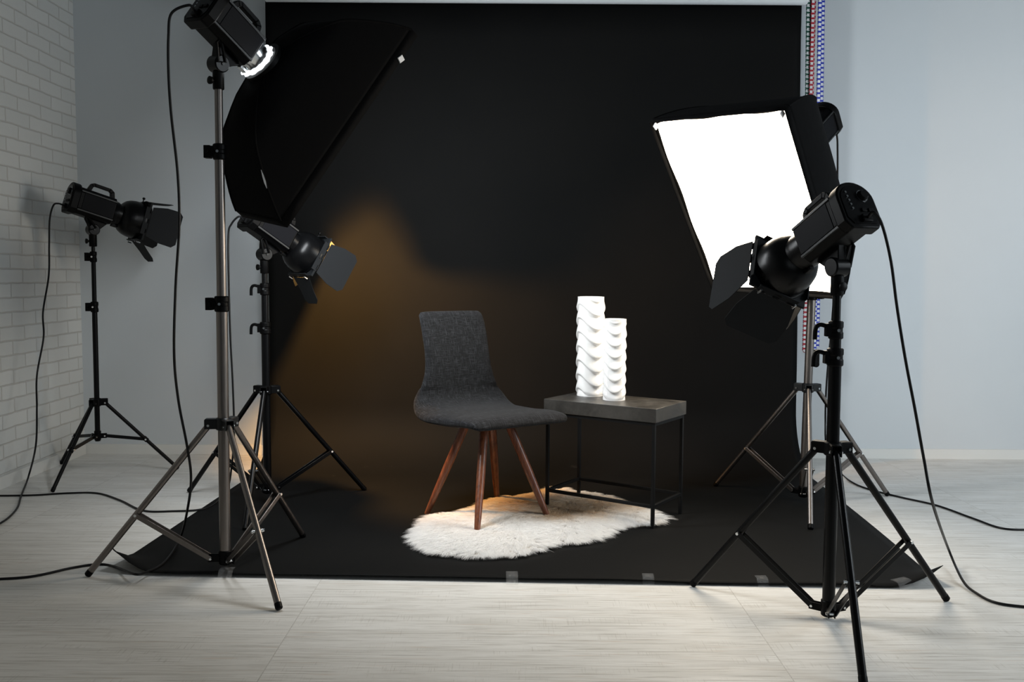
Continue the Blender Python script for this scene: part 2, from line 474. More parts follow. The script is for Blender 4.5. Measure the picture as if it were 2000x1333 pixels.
# ------------------------------------------------------------------ light stands
def make_stand(label, C, feet, top, z_hub, z_bot, secs, clamps, mat, leg_r, frac, style, brace_in=.05, hub_r=.05):
    """C: base centre on the floor, top: point the pole reaches; secs: (z0, z1, radius); clamps: (z, radius)"""
    C = Vector((C[0], C[1], 0)); top = Vector(top)
    t = thing('light_stand', label, 'light stand', C)
    lean = (top - C) / top.z
    ax = lambda z: Vector((lean.x * z, lean.y * z, z))
    silver = mat is M['gun']
    for z0, z1, r in secs:
        m = MB(); m.tube(ax(z0), ax(z1), r, n=28); m.build('pole_section', mat, t)
    # hub with three ears
    m = MB(); m.lathe(ax(z_hub - .022), (lean.x, lean.y, 1), [(0, secs[0][2] + .004), (.004, secs[0][2] + .008), (.040, secs[0][2] + .008), (.044, secs[0][2] + .003)], 28)
    bolts = []; dirs = []
    for fx in feet:
        d = Vector((fx[0], fx[1], 0)) - C; d.z = 0; d.normalize(); dirs.append(d)
        sd = Vector((-d.y, d.x, 0)); a = ax(z_hub)
        for sg in (-1, 1):
            m.bar(a + d * .012 + sd * sg * (leg_r + .003), a + d * (hub_r + .014) + sd * sg * (leg_r + .003), .004, .034)
        m.bar(a + d * .015 + Vector((0, 0, .017)), a + d * (hub_r + .012) + Vector((0, 0, .017)), leg_r * 2 + .008, .004)
        bo = MB(); bolts.append(bo); bo.tube(a + d * hub_r - sd * (leg_r + .009) - Vector((0, 0, .004)), a + d * hub_r + sd * (leg_r + .009) - Vector((0, 0, .004)), .0045, n=12)
    h = m.build('hub', M['blackp'] if not silver else M['trim'], t, bevel=.0015)
    for bo in bolts: bo.build('hub_bolt', M['chrome'], h)
    # bottom collar
    r0 = secs[0][2]
    m = MB(); m.lathe(ax(z_bot - .025), (0, 0, 1), [(0, r0 * .8), (.004, r0 + .003), (.050, r0 + .004), (.054, r0 + .001)], 28)
    bl = []
    for d in dirs:
        sd = Vector((-d.y, d.x, 0)); a = ax(z_bot)
        for sg in (-1, 1): m.bar(a + d * .012 + sd * sg * .009, a + d * (brace_in + .010) + sd * sg * .009, .004, .024)
        bo = MB(); bl.append(bo); bo.tube(a + d * brace_in - sd * .017, a + d * brace_in + sd * .017, .0042, n=12)
    bc = m.build('bottom_collar', M['blackp'], t, bevel=.0015); [bo.build('collar_bolt', M['chrome'], bc) for bo in bl]
    for d, fx in zip(dirs, feet):
        sd = Vector((-d.y, d.x, 0))
        a = ax(z_hub) + d * hub_r - Vector((0, 0, .004)); f = Vector((fx[0], fx[1], .010)) - C
        dl = (f - a).normalized()
        f = f + dl * 0.0
        m = MB(); m.tube(a, f - dl * .012, leg_r, n=20); lg = m.build('leg', mat, t)
        m = MB(); m.lathe(f - dl * .035, dl, [(.018, leg_r + .0002), (.020, leg_r + .0008), (.036, leg_r + .0008), (.040, leg_r * .8)], 20)
        m.build('foot_cap', M['blackp'], lg)
        j = a + (f - a) * frac; k = ax(z_bot) + d * brace_in
        for sg in ((-1, 1) if style == 'double' else (0,)):
            m = MB()
            o = sd * sg * (leg_r + .0035) if style == 'double' else sd * 0
            o2 = sd * sg * .013 if style == 'double' else sd * 0
            m.bar(k + o2, j + o, .0035 if style == 'double' else .009, .017, up=sd.cross((j - k).normalized()))
            br = m.build('brace', mat, t, bevel=.001)
        m = MB(); m.tube(j - sd * (leg_r + .010), j + sd * (leg_r + .010), .005, n=12); m.build('joint_bolt', M['chrome'], br)
        if style != 'double':
            m = MB(); m.lathe(j - dl * .014, dl, [(0, leg_r + .001), (.002, leg_r + .003), (.026, leg_r + .003), (.028, leg_r + .001)], 20); m.build('joint_sleeve', M['blackp'], br)
    for z, r, ang in clamps:
        q = Vector((math.cos(ang), math.sin(ang), 0)); sq = Vector((-q.y, q.x, 0)); a = ax(z)
        m = MB(); m.lathe(a - Vector((0, 0, .028)), (lean.x, lean.y, 1), [(0, r + .002), (.003, r + .006), (.020, r + .006), (.022, r + .004), (.034, r + .004), (.036, r + .006), (.053, r + .006), (.056, r + .002)], 28)
        m.bar(a + q * (r * .6), a + q * (r + .016), .026, .040)
        cl = m.build('clamp', M['blackp'], t, bevel=.0015)
        m = MB(); g = a + q * (r + .012)
        if silver or style == 'single':
            if not silver: g = g - q * .006
            m.box(g + q * .012, (.022, .030, .044), Matrix((q, sq, Vector((0, 0, 1)))).transposed())
            m.tube(g + q * .010 - sq * .026, g + q * .010 + sq * .026, .007, n=16)
        else:
            m.sweep(spline([g + Vector((0, 0, .012)), g + q * .022 + Vector((0, 0, .016)), g + q * .034 + Vector((0, 0, .004)), g + q * .036 - Vector((0, 0, .030))], 6), .0068, 12)
        m.build('lever', M['blackp'], cl, bevel=.0012 if silver else 0)
        for sg in (-1, 1):
            m = MB(); m.tube(a + sq * sg * (r + .003), a + sq * sg * (r + .010), .005, n=12); m.build('clamp_bolt', M['chrome'], cl)
    return t, top

def ctr(feet): return Vector((sum(f.x for f in feet) / 3, sum(f.y for f in feet) / 3, 0))
def zat(u, v, C): return ony(u, v, C.y).z

FSL = [onz(172, 1128), onz(545, 1194), onz(592, 1052)]; CSL = ctr(FSL)
PSL = ony(426, 125, CSL.y)
make_stand('tall gunmetal light stand whose legs straddle the left edge of the black paper', CSL, FSL, PSL,
           zat(431, 828, CSL), .055,
           [(.05, zat(428, 594, CSL), .0195), (zat(428, 600, CSL), zat(425, 297, CSL), .0165), (zat(425, 300, CSL), PSL.z - .06, .0138)],
           [(zat(428, 594, CSL), .019, math.pi), (zat(425, 297, CSL), .0165, math.pi)], M['gun'], .0115, .6, 'double')
FBR = [onz(1353, 1147), onz(1848, 1176), Vector((.934, 2.365, 0))]; CBR = Vector((1.005, 2.845, 0))
PBR = ony(1636, 522, CBR.y)
make_stand('black light stand standing in front of the glowing softbox, one leg nearest the camera', CBR, FBR, PBR,
           zat(1626, 876, CBR), .035,
           [(.02, zat(1632, 698, CBR), .0195), (zat(1632, 700, CBR), zat(1634, 645, CBR), .0165), (zat(1634, 648, CBR), PBR.z - .06, .0128)],
           [(zat(1632, 698, CBR), .019, math.pi), (zat(1634, 645, CBR), .0165, math.pi)], M['black'], .0115, .6, 'double')
FML = [onz(370, 963), onz(712, 960), Vector((-1.115, 3.80, 0))]; CML = ctr(FML)
PML = ony(516, 497, CML.y)
make_stand('black light stand behind the gunmetal one, at the left edge of the backdrop', CML, FML, PML,
           zat(520, 762, CML), .075,
           [(.05, zat(518, 641, CML), .0185), (zat(518, 645, CML), zat(516, 565, CML), .0155), (zat(516, 566, CML), PML.z - .06, .0125)],
           [(zat(518, 641, CML), .0185, math.pi), (zat(516, 565, CML), .0155, math.pi)], M['black'], .0115, .6, 'double')
FFL = [onz(120, 908), onz(103, 963), onz(347, 918)]; CFL = ctr(FFL)
PFL = ony(181, 449, CFL.y)
make_stand('slim black light stand in the corner by the white brick wall', CFL, FFL, PFL,
           zat(187, 786, CFL), zat(191, 852, CFL),
           [(zat(191, 862, CFL), zat(184, 600, CFL), .0135), (zat(184, 602, CFL), zat(181, 502, CFL), .0115), (zat(181, 504, CFL), PFL.z - .06, .0095)],
           [(zat(184, 600, CFL), .0135, math.pi), (zat(181, 502, CFL), .0115, math.pi)], M['black'], .0095, .55, 'single', brace_in=.035, hub_r=.04)
FSR = [onz(1397, 952), onz(1733, 970), onz(1583, 1037)]; CSR = ctr(FSR)
PSR = Vector((1.42, 4.347, 1.633))
make_stand('gunmetal light stand under the glowing softbox on the right', CSR, FSR, PSR,
           zat(1578, 758, CSR), .055,
           [(.05, zat(1577, 575, CSR), .0195), (zat(1577, 580, CSR), 1.25, .0165), (1.25, PSR.z - .06, .0138)],
           [(zat(1577, 575, CSR), .019, -.6), (1.25, .0165, -.6)], M['gun'], .0115, .6, 'double')

# ------------------------------------------------------------------ studio lamp heads
def make_lamp(label, P, yaw, pitch, roll=0.0, doors=None, lit=None, chrome=False, spin=0.0, reach=0.0):
    """local frame: +X the way the lamp points, origin at the tilt pivot on top of the stand"""
    t = thing('studio_lamp', label, 'studio lamp', P, math.radians(yaw))
    X = Matrix.Rotation(-math.radians(pitch), 4, 'Y') @ Matrix.Rotation(math.radians(roll), 4, 'X')
    zc = .12
    # body: eight-sided case, extruded along X
    hw, hh, ch = .064, .070, .026
    oct_ = [(-hw, -hh + ch), (-hw + ch, -hh), (hw - ch, -hh), (hw, -hh + ch), (hw, hh - ch), (hw - ch, hh), (-hw + ch, hh), (-hw, hh - ch)]
    m = MB(X); m.prism([(-.125, y, zc + z) for y, z in oct_], (.190, 0, 0))
    body = m.build('body', M['blackp'], t, bevel=.004)
    for sg in (-1, 1):                          # recessed blue-grey side plates and their trims
        m = MB(X); m.box((-.022, sg * (hw + .0005), zc), (.158, .003, .086)); m.build('side_panel', M['panel'], body, bevel=.001)
        for z in (-.049, .049):
            m = MB(X); m.box((-.028, sg * (hw - .001), zc + z), (.184, .007, .009)); m.build('trim_strip', M['trim'], body, bevel=.0015)
    # rear cover with a rounded top
    arc = [(math.cos(a) * .071, .026 + math.sin(a) * .060) for a in [math.pi * i / 14 for i in range(15)]]
    out = arc + [(-.071, -.050), (-.050, -.076), (.050, -.076), (.071, -.050)]
    m = MB(X); m.prism([(-.158, y, zc + z) for y, z in out], (.040, 0, 0))
    rear = m.build('rear_cover', M['blackp'], t, bevel=.005)
    m = MB(X); m.prism([(-.1605, y * .82, zc + z * .82) for y, z in out], (.003, 0, 0)); m.build('control_panel', M['black'], rear)
    m = MB(X); m.lathe((-.160, -.024, zc + .034), (-1, 0, 0), [(0, .017), (.002, .018), (.010, .016), (.013, .013)], 24); k = m.build('dial', M['blackp'], rear)
    m = MB(X); m.lathe((-.1605, -.024, zc + .034), (-1, 0, 0), [(0, .0185), (.0015, .0185), (.0015, .0205), (0, .0205)], 28, closed=True); m.build('dial_ring', M['chrome'], rear)
    for i in range(5):
        m = MB(X); m.tube((-.160, .036 - i * .0015, zc + .045 - i * .014), (-.1635, .036 - i * .0015, zc + .045 - i * .014), .0036, n=12); m.build('button', M['chrome'], rear)
    for i in range(2):
        m = MB(X); m.box((-.162, -.010 - i * .026, zc - .016), (.006, .018, .012)); m.build('switch', M['blackp'], rear, bevel=.001)
    m = MB(X); m.box((-.164, -.006, zc - .046), (.012, .034, .024)); m.build('power_socket', M['blackp'], rear, bevel=.002)
    # handle
    m = MB(X); zt = zc + hh
    pts = [(-.085, zt - .004), (-.070, zt + .038), (-.055, zt + .046), (.032, zt + .046), (.052, zt + .034), (.064, zt - .004)]
    inn = [(.042, zt - .004), (.034, zt + .024), (.024, zt + .030), (-.046, zt + .030), (-.056, zt + .024), (-.064, zt - .004)]
    for i in range(5):
        a, b, c, d = pts[i], pts[i + 1], inn[4 - i], inn[5 - i]
        m.prism([(a[0], -.012, a[1]), (b[0], -.012, b[1]), (c[0], -.012, c[1]), (d[0], -.012, d[1])], (0, .024, 0))
    m.build('handle', M['blackp'], t, bevel=.002)
    # front ring
    XF = X @ Matrix.Translation((-.036 + reach, 0, 0))        # front fittings
    m = MB(XF); m.lathe((.098, 0, zc), (1, 0, 0), [(-max(0, reach), .056), (.004, .062), (.014, .062), (.016, .058), (.040, .058), (.042, .055)], 40)
    ring = m.build('front_ring', M['chrome'] if chrome else M['black'], t)
    m = MB(XF); m.box((.118, .0, zc - .066), (.030, .020, .012)); m.build('release_catch', M['chrome'] if chrome else M['blackp'], ring, bevel=.002)
    if chrome:                                   # ribbed glass cover glowing where it meets the softbox
        vs = []; fs = []; n = 48
        for j, (xx, r) in enumerate(((.139, .056), (.141, .064), (.144, .070), (.148, .072), (.151, .067), (.151, .05))):
            for i in range(n):
                w = 2 * math.pi * i / n; rr = r * (1 + (.045 if i % 4 < 2 else -.03) * (1 if 0 < j < 5 else 0))
                vs.append((xx, math.cos(w) * rr, zc + math.sin(w) * rr))
        for j in range(5):
            for i in range(n): fs.append((j * n + i, j * n + (i + 1) % n, (j + 1) * n + (i + 1) % n, (j + 1) * n + i))
        m = MB(XF); m.add(vs, fs); m.build('glass_cover', M['glow'], t, smooth=0)
    # tilt bracket: disc knuckle, triangular lever and stand socket
    m = MB(X)
    m.prism([(-.050, -.016, zc - hh + .004), (.060, -.016, zc - hh + .004), (.030, -.016, .012), (.0, -.016, -.012), (-.022, -.016, .0)], (0, .032, 0))
    br = m.build('tilt_bracket', M['blackp'], t, bevel=.003)
    m = MB(X); m.lathe((0, -.028, 0), (0, 1, 0), [(0, .026), (.004, .030), (.052, .030), (.056, .026)], 32); m.build('knuckle', M['black'], br)
    m = MB(X); m.tube((0, -.032, 0), (0, -.026, 0), .006, n=6); m.build('pivot_bolt', M['trim'], br)
    m = MB(X); m.sweep([(-.018, -.030, -.008), (-.060, -.030, .040), (-.058, -.030, .052), (-.044, -.030, .052), (.004, -.030, .010)], .0055, 10, closed=True); m.build('tilt_lever', M['blackp'], br)
    m = MB(); m.lathe((0, 0, -.088), (0, 0, 1), [(0, .0175), (.003, .0195), (.060, .0195), (.064, .016), (.086, .013)], 28); so = m.build('stand_socket', M['blackp'], t)
    m = MB(); m.tube((0, 0, -.060), (-.030, .004, -.060), .006, n=12); m.lathe((-.024, .004, -.060), (-1, 0, 0), [(0, .006), (.003, .013), (.010, .014), (.012, .010)], 20); m.build('locking_knob', M['blackp'], so)
    XR = XF @ Matrix.Translation((0, 0, zc)) @ Matrix.Rotation(math.radians(spin), 4, 'X') @ Matrix.Scale(.93, 4) @ Matrix.Translation((.010, 0, -zc))   # reflector and barn doors turn about the axis
    if doors:
        # bowl reflector
        o = [(.128, .060), (.136, .074), (.150, .089), (.170, .100), (.195, .1065), (.225, .109), (.243, .110), (.243, .115), (.250, .115), (.250, .1045)]
        i_ = [(.225, .1055), (.195, .103), (.170, .0965), (.150, .0855), (.139, .070), (.133, .057)]
        m = MB(XR); m.lathe((0, 0, zc), (1, 0, 0), o, 56)
        m.f = m.f[:-2]
        rf = m.build('reflector', M['black'], t)
        m = MB(XR); m.lathe((0, 0, zc), (1, 0, 0), [(.2495, .1045)] + i_, 56); m.f = m.f[:-2]; m.build('reflector_lining', M['silver'], rf)
        m = MB(XR); m.lathe((.135, 0, zc), (1, 0, 0), [(0, .014), (.02, .017), (.035, .016), (.046, .010), (.050, .002)], 24); m.build('bulb', M['amber'] if lit else M['bulb'], rf)
        # barn door frame: square plate with a round hole
        m = MB(XR); n = 48; q = .112; vs = []
        for xx in (.250, .260):
            for i in range(n):
                w = 2 * math.pi * i / n; c, s = math.cos(w), math.sin(w); k = q / max(abs(c), abs(s))
                vs.append((xx, c * .103, zc + s * .103)); vs.append((xx, c * k, zc + s * k))
        fs = []
        for i in range(n):
            j = (i + 1) % n; A, B, C_, D = 2 * i, 2 * i + 1, 2 * j + 1, 2 * j; O = 2 * n
            fs += [(A, B, C_, D), (A + O, D + O, C_ + O, B + O), (B, B + O, C_ + O, C_), (A, D, D + O, A + O)]
        m.add(vs, fs)
        for sg in (-1, 1):                        # folded side walls that carry the hinges
            m.box((.247, sg * q, zc), (.030, .004, .16)); m.box((.247, 0, zc + sg * q), (.030, .16, .004))
        fr = m.build('barn_door_frame', M['door'], t)
        for ny in (-1, 1):
            m = MB(XR); m.tube((.240, ny * .07, zc - q - .014), (.262, ny * .07, zc - q - .014), .004, n=10); m.build('clip', M['chrome'], fr)
        m = MB(XR); m.tube((.240, 0, zc + q), (.240, 0, zc + q + .020), .003, n=10); m.lathe((.240, 0, zc + q + .018), (0, 0, 1), [(0, .005), (.003, .008), (.010, .008), (.013, .004)], 16); m.build('thumb_screw', M['blackp'], fr)
        for side, fl, hw0, hw1, ln in doors:
            fl = math.radians(fl)
            nrm, tan = {'+y': ((0, 1, 0), (0, 0, 1)), '-y': ((0, -1, 0), (0, 0, 1)), '+z': ((0, 0, 1), (0, 1, 0)), '-z': ((0, 0, -1), (0, 1, 0))}[side]
            nrm, tan = Vector(nrm), Vector(tan); f = Vector((math.cos(fl), 0, 0)) + nrm * math.sin(fl)
            h0 = Vector((.266, 0, zc)) + nrm * (q + .004); cc = .022
            poly = [h0 - tan * hw0, h0 + f * (ln * .45) - tan * (hw0 + (hw1 - hw0) * .9), h0 + f * (ln - cc) - tan * hw1, h0 + f * ln - tan * (hw1 - cc),
                    h0 + f * ln + tan * (hw1 - cc), h0 + f * (ln - cc) + tan * hw1, h0 + f * (ln * .45) + tan * (hw0 + (hw1 - hw0) * .9), h0 + tan * hw0]
            th = f.cross(tan).normalized() * .0022
            m = MB(XR); m.prism(poly, th); dr = m.build('barn_door', M['door'], t, smooth=0)
            for sg in (-1, 0, 1):
                m = MB(XR); m.tube(h0 - f * .006 + tan * (sg * hw0 * .7 - .012), h0 - f * .006 + tan * (sg * hw0 * .7 + .012), .0045, n=10); m.build('hinge', M['blackp'], dr)
    if lit:
        l = bpy.data.lights.new('amber_lamp', 'SPOT'); l.energy = lit; l.color = (1.0, .50, .12); l.spot_size = math.radians(150); l.spot_blend = .5; l.shadow_soft_size = .02
        lo = bpy.data.objects.new('amber_lamp', l); COL.objects.link(lo); lo.parent = t
        lo.matrix_local = XR @ Matrix.Translation((.205, 0, zc)) @ Matrix.Rotation(-math.pi / 2, 4, 'Y')
    return t
SLY, SLP, SLR = 55.0, -33.0, 6.0
make_lamp('lamp head with glowing front rim on the tall gunmetal stand', PSL, SLY, SLP, SLR, chrome=True)
make_lamp('lamp head on the slim stand by the white brick wall, barn doors open', PFL, 42, -16.5, reach=.012,
          doors=(('-y', 6, .085, .108, .172), ('+y', 10, .085, .108, .172), ('+z', 14, .075, .060, .14), ('-z', 40, .075, .060, .14)))
make_lamp('lamp head casting amber light from below the black softbox', PML, 44, -32, lit=SPOT_W,
          doors=(('-y', 8, .085, .108, .165), ('+y', 44, .085, .108, .165), ('+z', -6, .075, .060, .15), ('-z', 32, .075, .060, .15)))
make_lamp('lamp head with barn doors in front of the glowing softbox, rear controls showing', PBR, 113, -29, spin=26, reach=.034,
          doors=(('+y', 8, .090, .125, .21), ('-y', 12, .085, .108, .165), ('+z', 2, .075, .060, .13), ('-z', 24, .085, .110, .175)))
make_lamp('lamp head behind the glowing softbox beside the coloured chains', PSR, -139.3, -36.1, -3.0)

# ------------------------------------------------------------------ softboxes
def make_softbox(label, P, yaw, pitch, roll, x0, x1, Wd, Hd, diff, tabs, ex=.62, kb=0.0, slit_index=0):
    t = thing('softbox', label, 'softbox', P, math.radians(yaw))
    X = Matrix.Rotation(-math.radians(pitch), 4, 'Y') @ Matrix.Rotation(math.radians(roll), 4, 'X')
    zc = .12; hw, hh = Wd / 2, Hd / 2
    def ringpts(x, a, b, rnd, n=10):
        """closed loop: rectangle a x b blended towards a circle by rnd"""
        pts = []
        for side in range(4):
            for i in range(n):
                q = -1 + 2 * i / n
                y, z = ((1, q), (-q, 1), (-1, -q), (q, -1))[side]
                ang = math.atan2(z, y); r = math.hypot(y, z)
                k = (1 - rnd) + rnd / r
                pts.append((x, y * k * a, zc + z * k * b))
        return pts
    NS = 18; loops = []
    for j in range(NS + 1):
        q = j / NS; s = math.sin(math.pi / 2 * q ** ex) + kb * math.sin(math.pi * q ** .8)
        a = .075 + (hw - .075) * s; b = .075 + (hh - .075) * s
        loops.append(ringpts(x0 + (x1 - x0) * q, a, b, max(0, 1 - q * 4)))
    n = len(loops[0]); vs = [p for lp in loops for p in lp]
    fs = [(j * n + i, j * n + (i + 1) % n, (j + 1) * n + (i + 1) % n, (j + 1) * n + i) for j in range(NS) for i in range(n)]
    m = MB(X); m.add(vs, fs)
    sh = m.build('fabric_shell', M['cloth'], t, smooth=28)
    sd = sh.modifiers.new('thick', 'SOLIDIFY'); sd.thickness = .003; sd.offset = 0
    # lip round the front
    lo = [ringpts(x1 - .004, hw, hh, 0), ringpts(x1 + .035, hw + .002, hh + .002, 0)]
    m = MB(X); m.add(lo[0] + lo[1], [(i, (i + 1) % n, n + (i + 1) % n, n + i) for i in range(n)])
    lip = m.build('front_lip', M['cloth'], t, smooth=28); sd = lip.modifiers.new('thick', 'SOLIDIFY'); sd.thickness = .004; sd.offset = 0
    # diffuser sheet, slightly wavy at its edge
    g = 24; vs = []; fs = []
    for i in range(g + 1):
        for j in range(g + 1):
            a, b = i / g * 2 - 1, j / g * 2 - 1
            e = max(abs(a), abs(b)); wv = .004 * math.sin(7 * a + 3) * (abs(b) > .95) + .004 * math.sin(8 * b) * (abs(a) > .95)
            vs.append((x1 + .012 + .012 * (1 - a * a) * (1 - b * b), a * (hw - .012 - wv), zc + b * (hh - .012 - wv)))
    for i in range(g):
        for j in range(g):
            k = i * (g + 1) + j; fs.append((k, k + 1, k + g + 2, k + g + 1))
    m = MB(X); m.add(vs, fs); m.build('diffuser', diff, t, smooth=60)
    # corner rods under the cloth, showing as piping
    for ci in (0, n // 4, n // 2, 3 * n // 4):
        m = MB(X); m.sweep([lp[ci] for lp in loops], .005, 8); m.build('rod_sleeve', M['cloth'], sh)
    m = MB(X); m.lathe((x0 - .012, 0, zc), (1, 0, 0), [(0, .066), (0, .082), (.022, .084), (.022, .066)], 36, closed=True); m.build('speed_ring', M['blackp'], t)
    if slit_index:
        k = n * 3 // 4; A = [Vector(loops[j][slit_index]) for j in (9, 10, 11, 12)]; m = MB(X)
        off = Vector((-.004, -.004, -.002)); vs = []
        for i, p in enumerate(A):
            w = (.0006, .0030, .0034, .0006)[i]; vs += [p + off + Vector((0, -w, w)), p + off + Vector((0, w * .3, -w))]
        m.add(vs, [(0, 1, 3, 2), (2, 3, 5, 4), (4, 5, 7, 6)]); m.build('seam_light_sliver', M['tab'], sh, smooth=0)  # light showing through the seam slit, put in as a white strip
    for y, z, rz in tabs:
        m = MB(X); m.box((x1 + .030, y * hw, zc + z * hh), (.022, .006, .024), Matrix.Rotation(.3, 3, 'Y')); m.build('velcro_tab', M['tab'], t, bevel=.001)
    return t
make_softbox('big black softbox seen from behind, hanging in front of the tall gunmetal stand', PSL, 49, -33.1, 10.5, .128, .440, .343, .90, M['diffL'], ((-1.03, .74, 0),), ex=.565, kb=-.157, slit_index=30)
make_softbox('softbox with glowing white diffuser facing the chair', PSR, -139.3, -36.1, -3.0, .116, .590, .651, .892, M['diffR'], ((.955, .965, 0), (-.93, .955, 0)), ex=.55, kb=-.10)

# ------------------------------------------------------------------ power cords
def cord(label, pts, r=.0045):
    m = MB(); m.sweep(spline(pts, 10), r, 10); o = m.build('power_cord', M['cord'], smooth=60)
    return tag(o, label, 'power cord', 'power cords of the lamps')
def fl(u, v, h=.0052): return onz(u, v, h)
def lampsock(P, yaw, pitch, roll=0):
    X = Matrix.Translation(P) @ Matrix.Rotation(math.radians(yaw), 4, 'Z') @ Matrix.Rotation(-math.radians(pitch), 4, 'Y') @ Matrix.Rotation(math.radians(roll), 4, 'X')
    return X @ Vector((-.170, -.006, .074)), X @ Vector((-.196, -.006, .074))
a, b = lampsock(PSL, SLY, SLP, SLR); y1 = b.y
cord('black cord looping from the tall gunmetal stand lamp down past its legs',
     [a, b, ony(335, 26, y1), ony(329, 70, y1), ony(329, 140, y1), ony(334, 220, y1), ony(347, 340, y1), ony(350, 440, y1), ony(343, 560, y1), ony(340, 690, y1), ony(348, 780, y1 + .05),
      ony(365, 870, y1 + .08), ony(373, 930, y1 + .1), ony(368, 985, y1 + .1), onz(352, 1052, .04), onz(322, 1098, .012), onz(287, 1118, .02), onz(262, 1122, .03), fl(222, 1107), fl(190, 1103), fl(140, 1110), fl(60, 1127), fl(-30, 1133)])
a, b = lampsock(PFL, 42, -16.5); y1 = b.y
cord('black cord drooping from the brick wall corner lamp to the floor',
     [a, b, ony(104, 402, y1), ony(97, 430, y1), ony(96, 480, y1), ony(95, 540, y1), ony(84, 610, y1), ony(85, 660, y1 - .05), ony(72, 735, y1 - .1), ony(72, 800, y1 - .18), ony(70, 870, y1 - .25), onz(56, 930, .03), onz(41, 970, .0065), fl(34, 992), fl(14, 1014), fl(-20, 1034)])
a, b = lampsock(PML, 44, -32); y1 = b.y
cord('black cord running from the amber lamp across the floor to the left',
     [a, b, ony(452, 438, y1), ony(446, 462, y1), ony(447, 560, y1), ony(450, 660, y1), ony(455, 760, y1), ony(457, 850, y1), ony(452, 915, y1), onz(444, 955, .012), fl(420, 985), fl(390, 996, .006), fl(340, 999), fl(280, 998), fl(235, 978), fl(190, 964), fl(130, 964), fl(60, 968), fl(-30, 969)])
a, b = lampsock(PSR, -139.3, -36.1, -3); y1 = b.y
cord('black cord hanging behind the glowing softbox, then along the right floor',
     [a, b, ony(1634, 262, y1), ony(1636, 300, y1), ony(1635, 400, y1), ony(1632, 520, y1), ony(1624, 640, y1), ony(1615, 740, y1), ony(1612, 820, y1), ony(1616, 880, y1), onz(1640, 922, .02), fl(1665, 943), fl(1700, 957), fl(1760, 972), fl(1830, 988), fl(1900, 1013), fl(1960, 1033), fl(2030, 1035)])
a, b = lampsock(PBR, 113, -29); y1 = b.y
cord('black cord sagging from the black lamp with rear controls to the right floor',
     [a, b, ony(1723, 440, y1), ony(1740, 510, y1), ony(1752, 600, y1), ony(1768, 700, y1), ony(1787, 800, y1), ony(1805, 900, y1 + .02), ony(1822, 985, y1 + .05), onz(1852, 1072, .07), onz(1880, 1134, .015), fl(1908, 1160), fl(1950, 1179), fl(2030, 1189)])

# ------------------------------------------------------------------ chair
def make_chair():
    c0 = Vector((-.112, 4.09, 0)); yaw = math.radians(-55)
    t = thing('dining_chair', 'armless charcoal fabric chair with splayed walnut legs on the white sheepskin', 'chair', c0, yaw)
    # centre line (x forward, z), half width, thickness, edge droop
    key = [(.258, .436, .226, .018, 0), (.252, .446, .242, .036, 0), (.226, .456, .254, .050, 0), (.16, .460, .257, .056, .004), (.08, .456, .257, .058, .008), (-.02, .455, .260, .060, .010),
           (-.11, .460, .262, .060, .014), (-.170, .478, .257, .062, .010), (-.205, .515, .238, .060, 0), (-.215, .570, .202, .056, 0), (-.220, .640, .178, .052, 0),
           (-.232, .720, .171, .048, 0), (-.250, .800, .172, .042, 0), (-.272, .865, .171, .038, 0), (-.286, .893, .168, .032, 0), (-.293, .905, .158, .020, 0)]
    kp = spline([(k[0], k[1], 0) for k in key], 5); kq = spline([(k[2], k[3], k[4]) for k in key], 5)
    n = 44; vs = []; fs = []; uv = []; L = 0
    for i, (p, q) in enumerate(zip(kp, kq)):
        tn = (kp[min(i + 1, len(kp) - 1)] - kp[max(i - 1, 0)]).normalized()
        nx, nz = -tn.y, tn.x                     # tangent runs backwards/up; make the normal face the sitter
        if i: L += (p - kp[i - 1]).length
        nx, nz = (tn.y, -tn.x)
        hw, th, dr = q.x, q.y, q.z
        for k in range(n):
            a = 2 * math.pi * k / n; c, s = math.cos(a), math.sin(a)
            yy = math.copysign(abs(c) ** .42, c) * hw; tt = math.copysign(abs(s) ** .75, s) * th / 2
            sag = -dr * (abs(yy) / hw) ** 3
            dish = .010 * (yy / hw) ** 2
            vs.append((p.x + nx * tt + (dish if p.y > .56 else 0), yy + .07 * p.x, p.y + nz * tt + sag)); uv.append((yy, L))
    R = len(kp)
    for i in range(R - 1):
        for k in range(n):
            k2 = (k + 1) % n; fs.append((i * n + k, i * n + k2, (i + 1) * n + k2, (i + 1) * n + k))
    fs += [tuple(range(n)), tuple((R - 1) * n + k for k in range(n))[::-1]]
    m = MB(); m.add(vs, fs); o = m.build('seat_shell', M['fabric'], t, smooth=70)
    ul = o.data.uv_layers.new(name='UVMap')
    for lp in o.data.loops: ul.data[lp.index].uv = uv[lp.vertex_index]
    o['label'] = 'charcoal tweed seat and backrest in one curved shell'
    m = MB(); m.lathe((.015, 0, .400), (0, 0, 1), [(0, .070), (.006, .085), (.034, .090), (.040, .090)], 32); m.build('leg_block', M['walnut'], t, bevel=.002)
    for f, u, tp in (((833, 1005), 0, (-.055, -.060)), ((931, 1045), 0, (.075, -.060)), ((971, 972), 0, (-.050, .060)), ((1073, 1013), 0, (.075, .060))):
        w = onz(*f, .003 if f[0] == 833 else .014); d = w - c0
        lx = d.x * math.cos(-yaw) - d.y * math.sin(-yaw); ly = d.x * math.sin(-yaw) + d.y * math.cos(-yaw)
        a = Vector((tp[0], tp[1], .437)); b = Vector((lx, ly, .002))
        m = MB(); dl = (b - a).normalized(); LN = (b - a).length
        m.lathe(a, dl, [(0, .0195), (LN * .5, .0185), (LN * .8, .0150), (LN - .004, .0115), (LN, .0095)], 24)
        m.build('leg', M['walnut'], t)
make_chair()

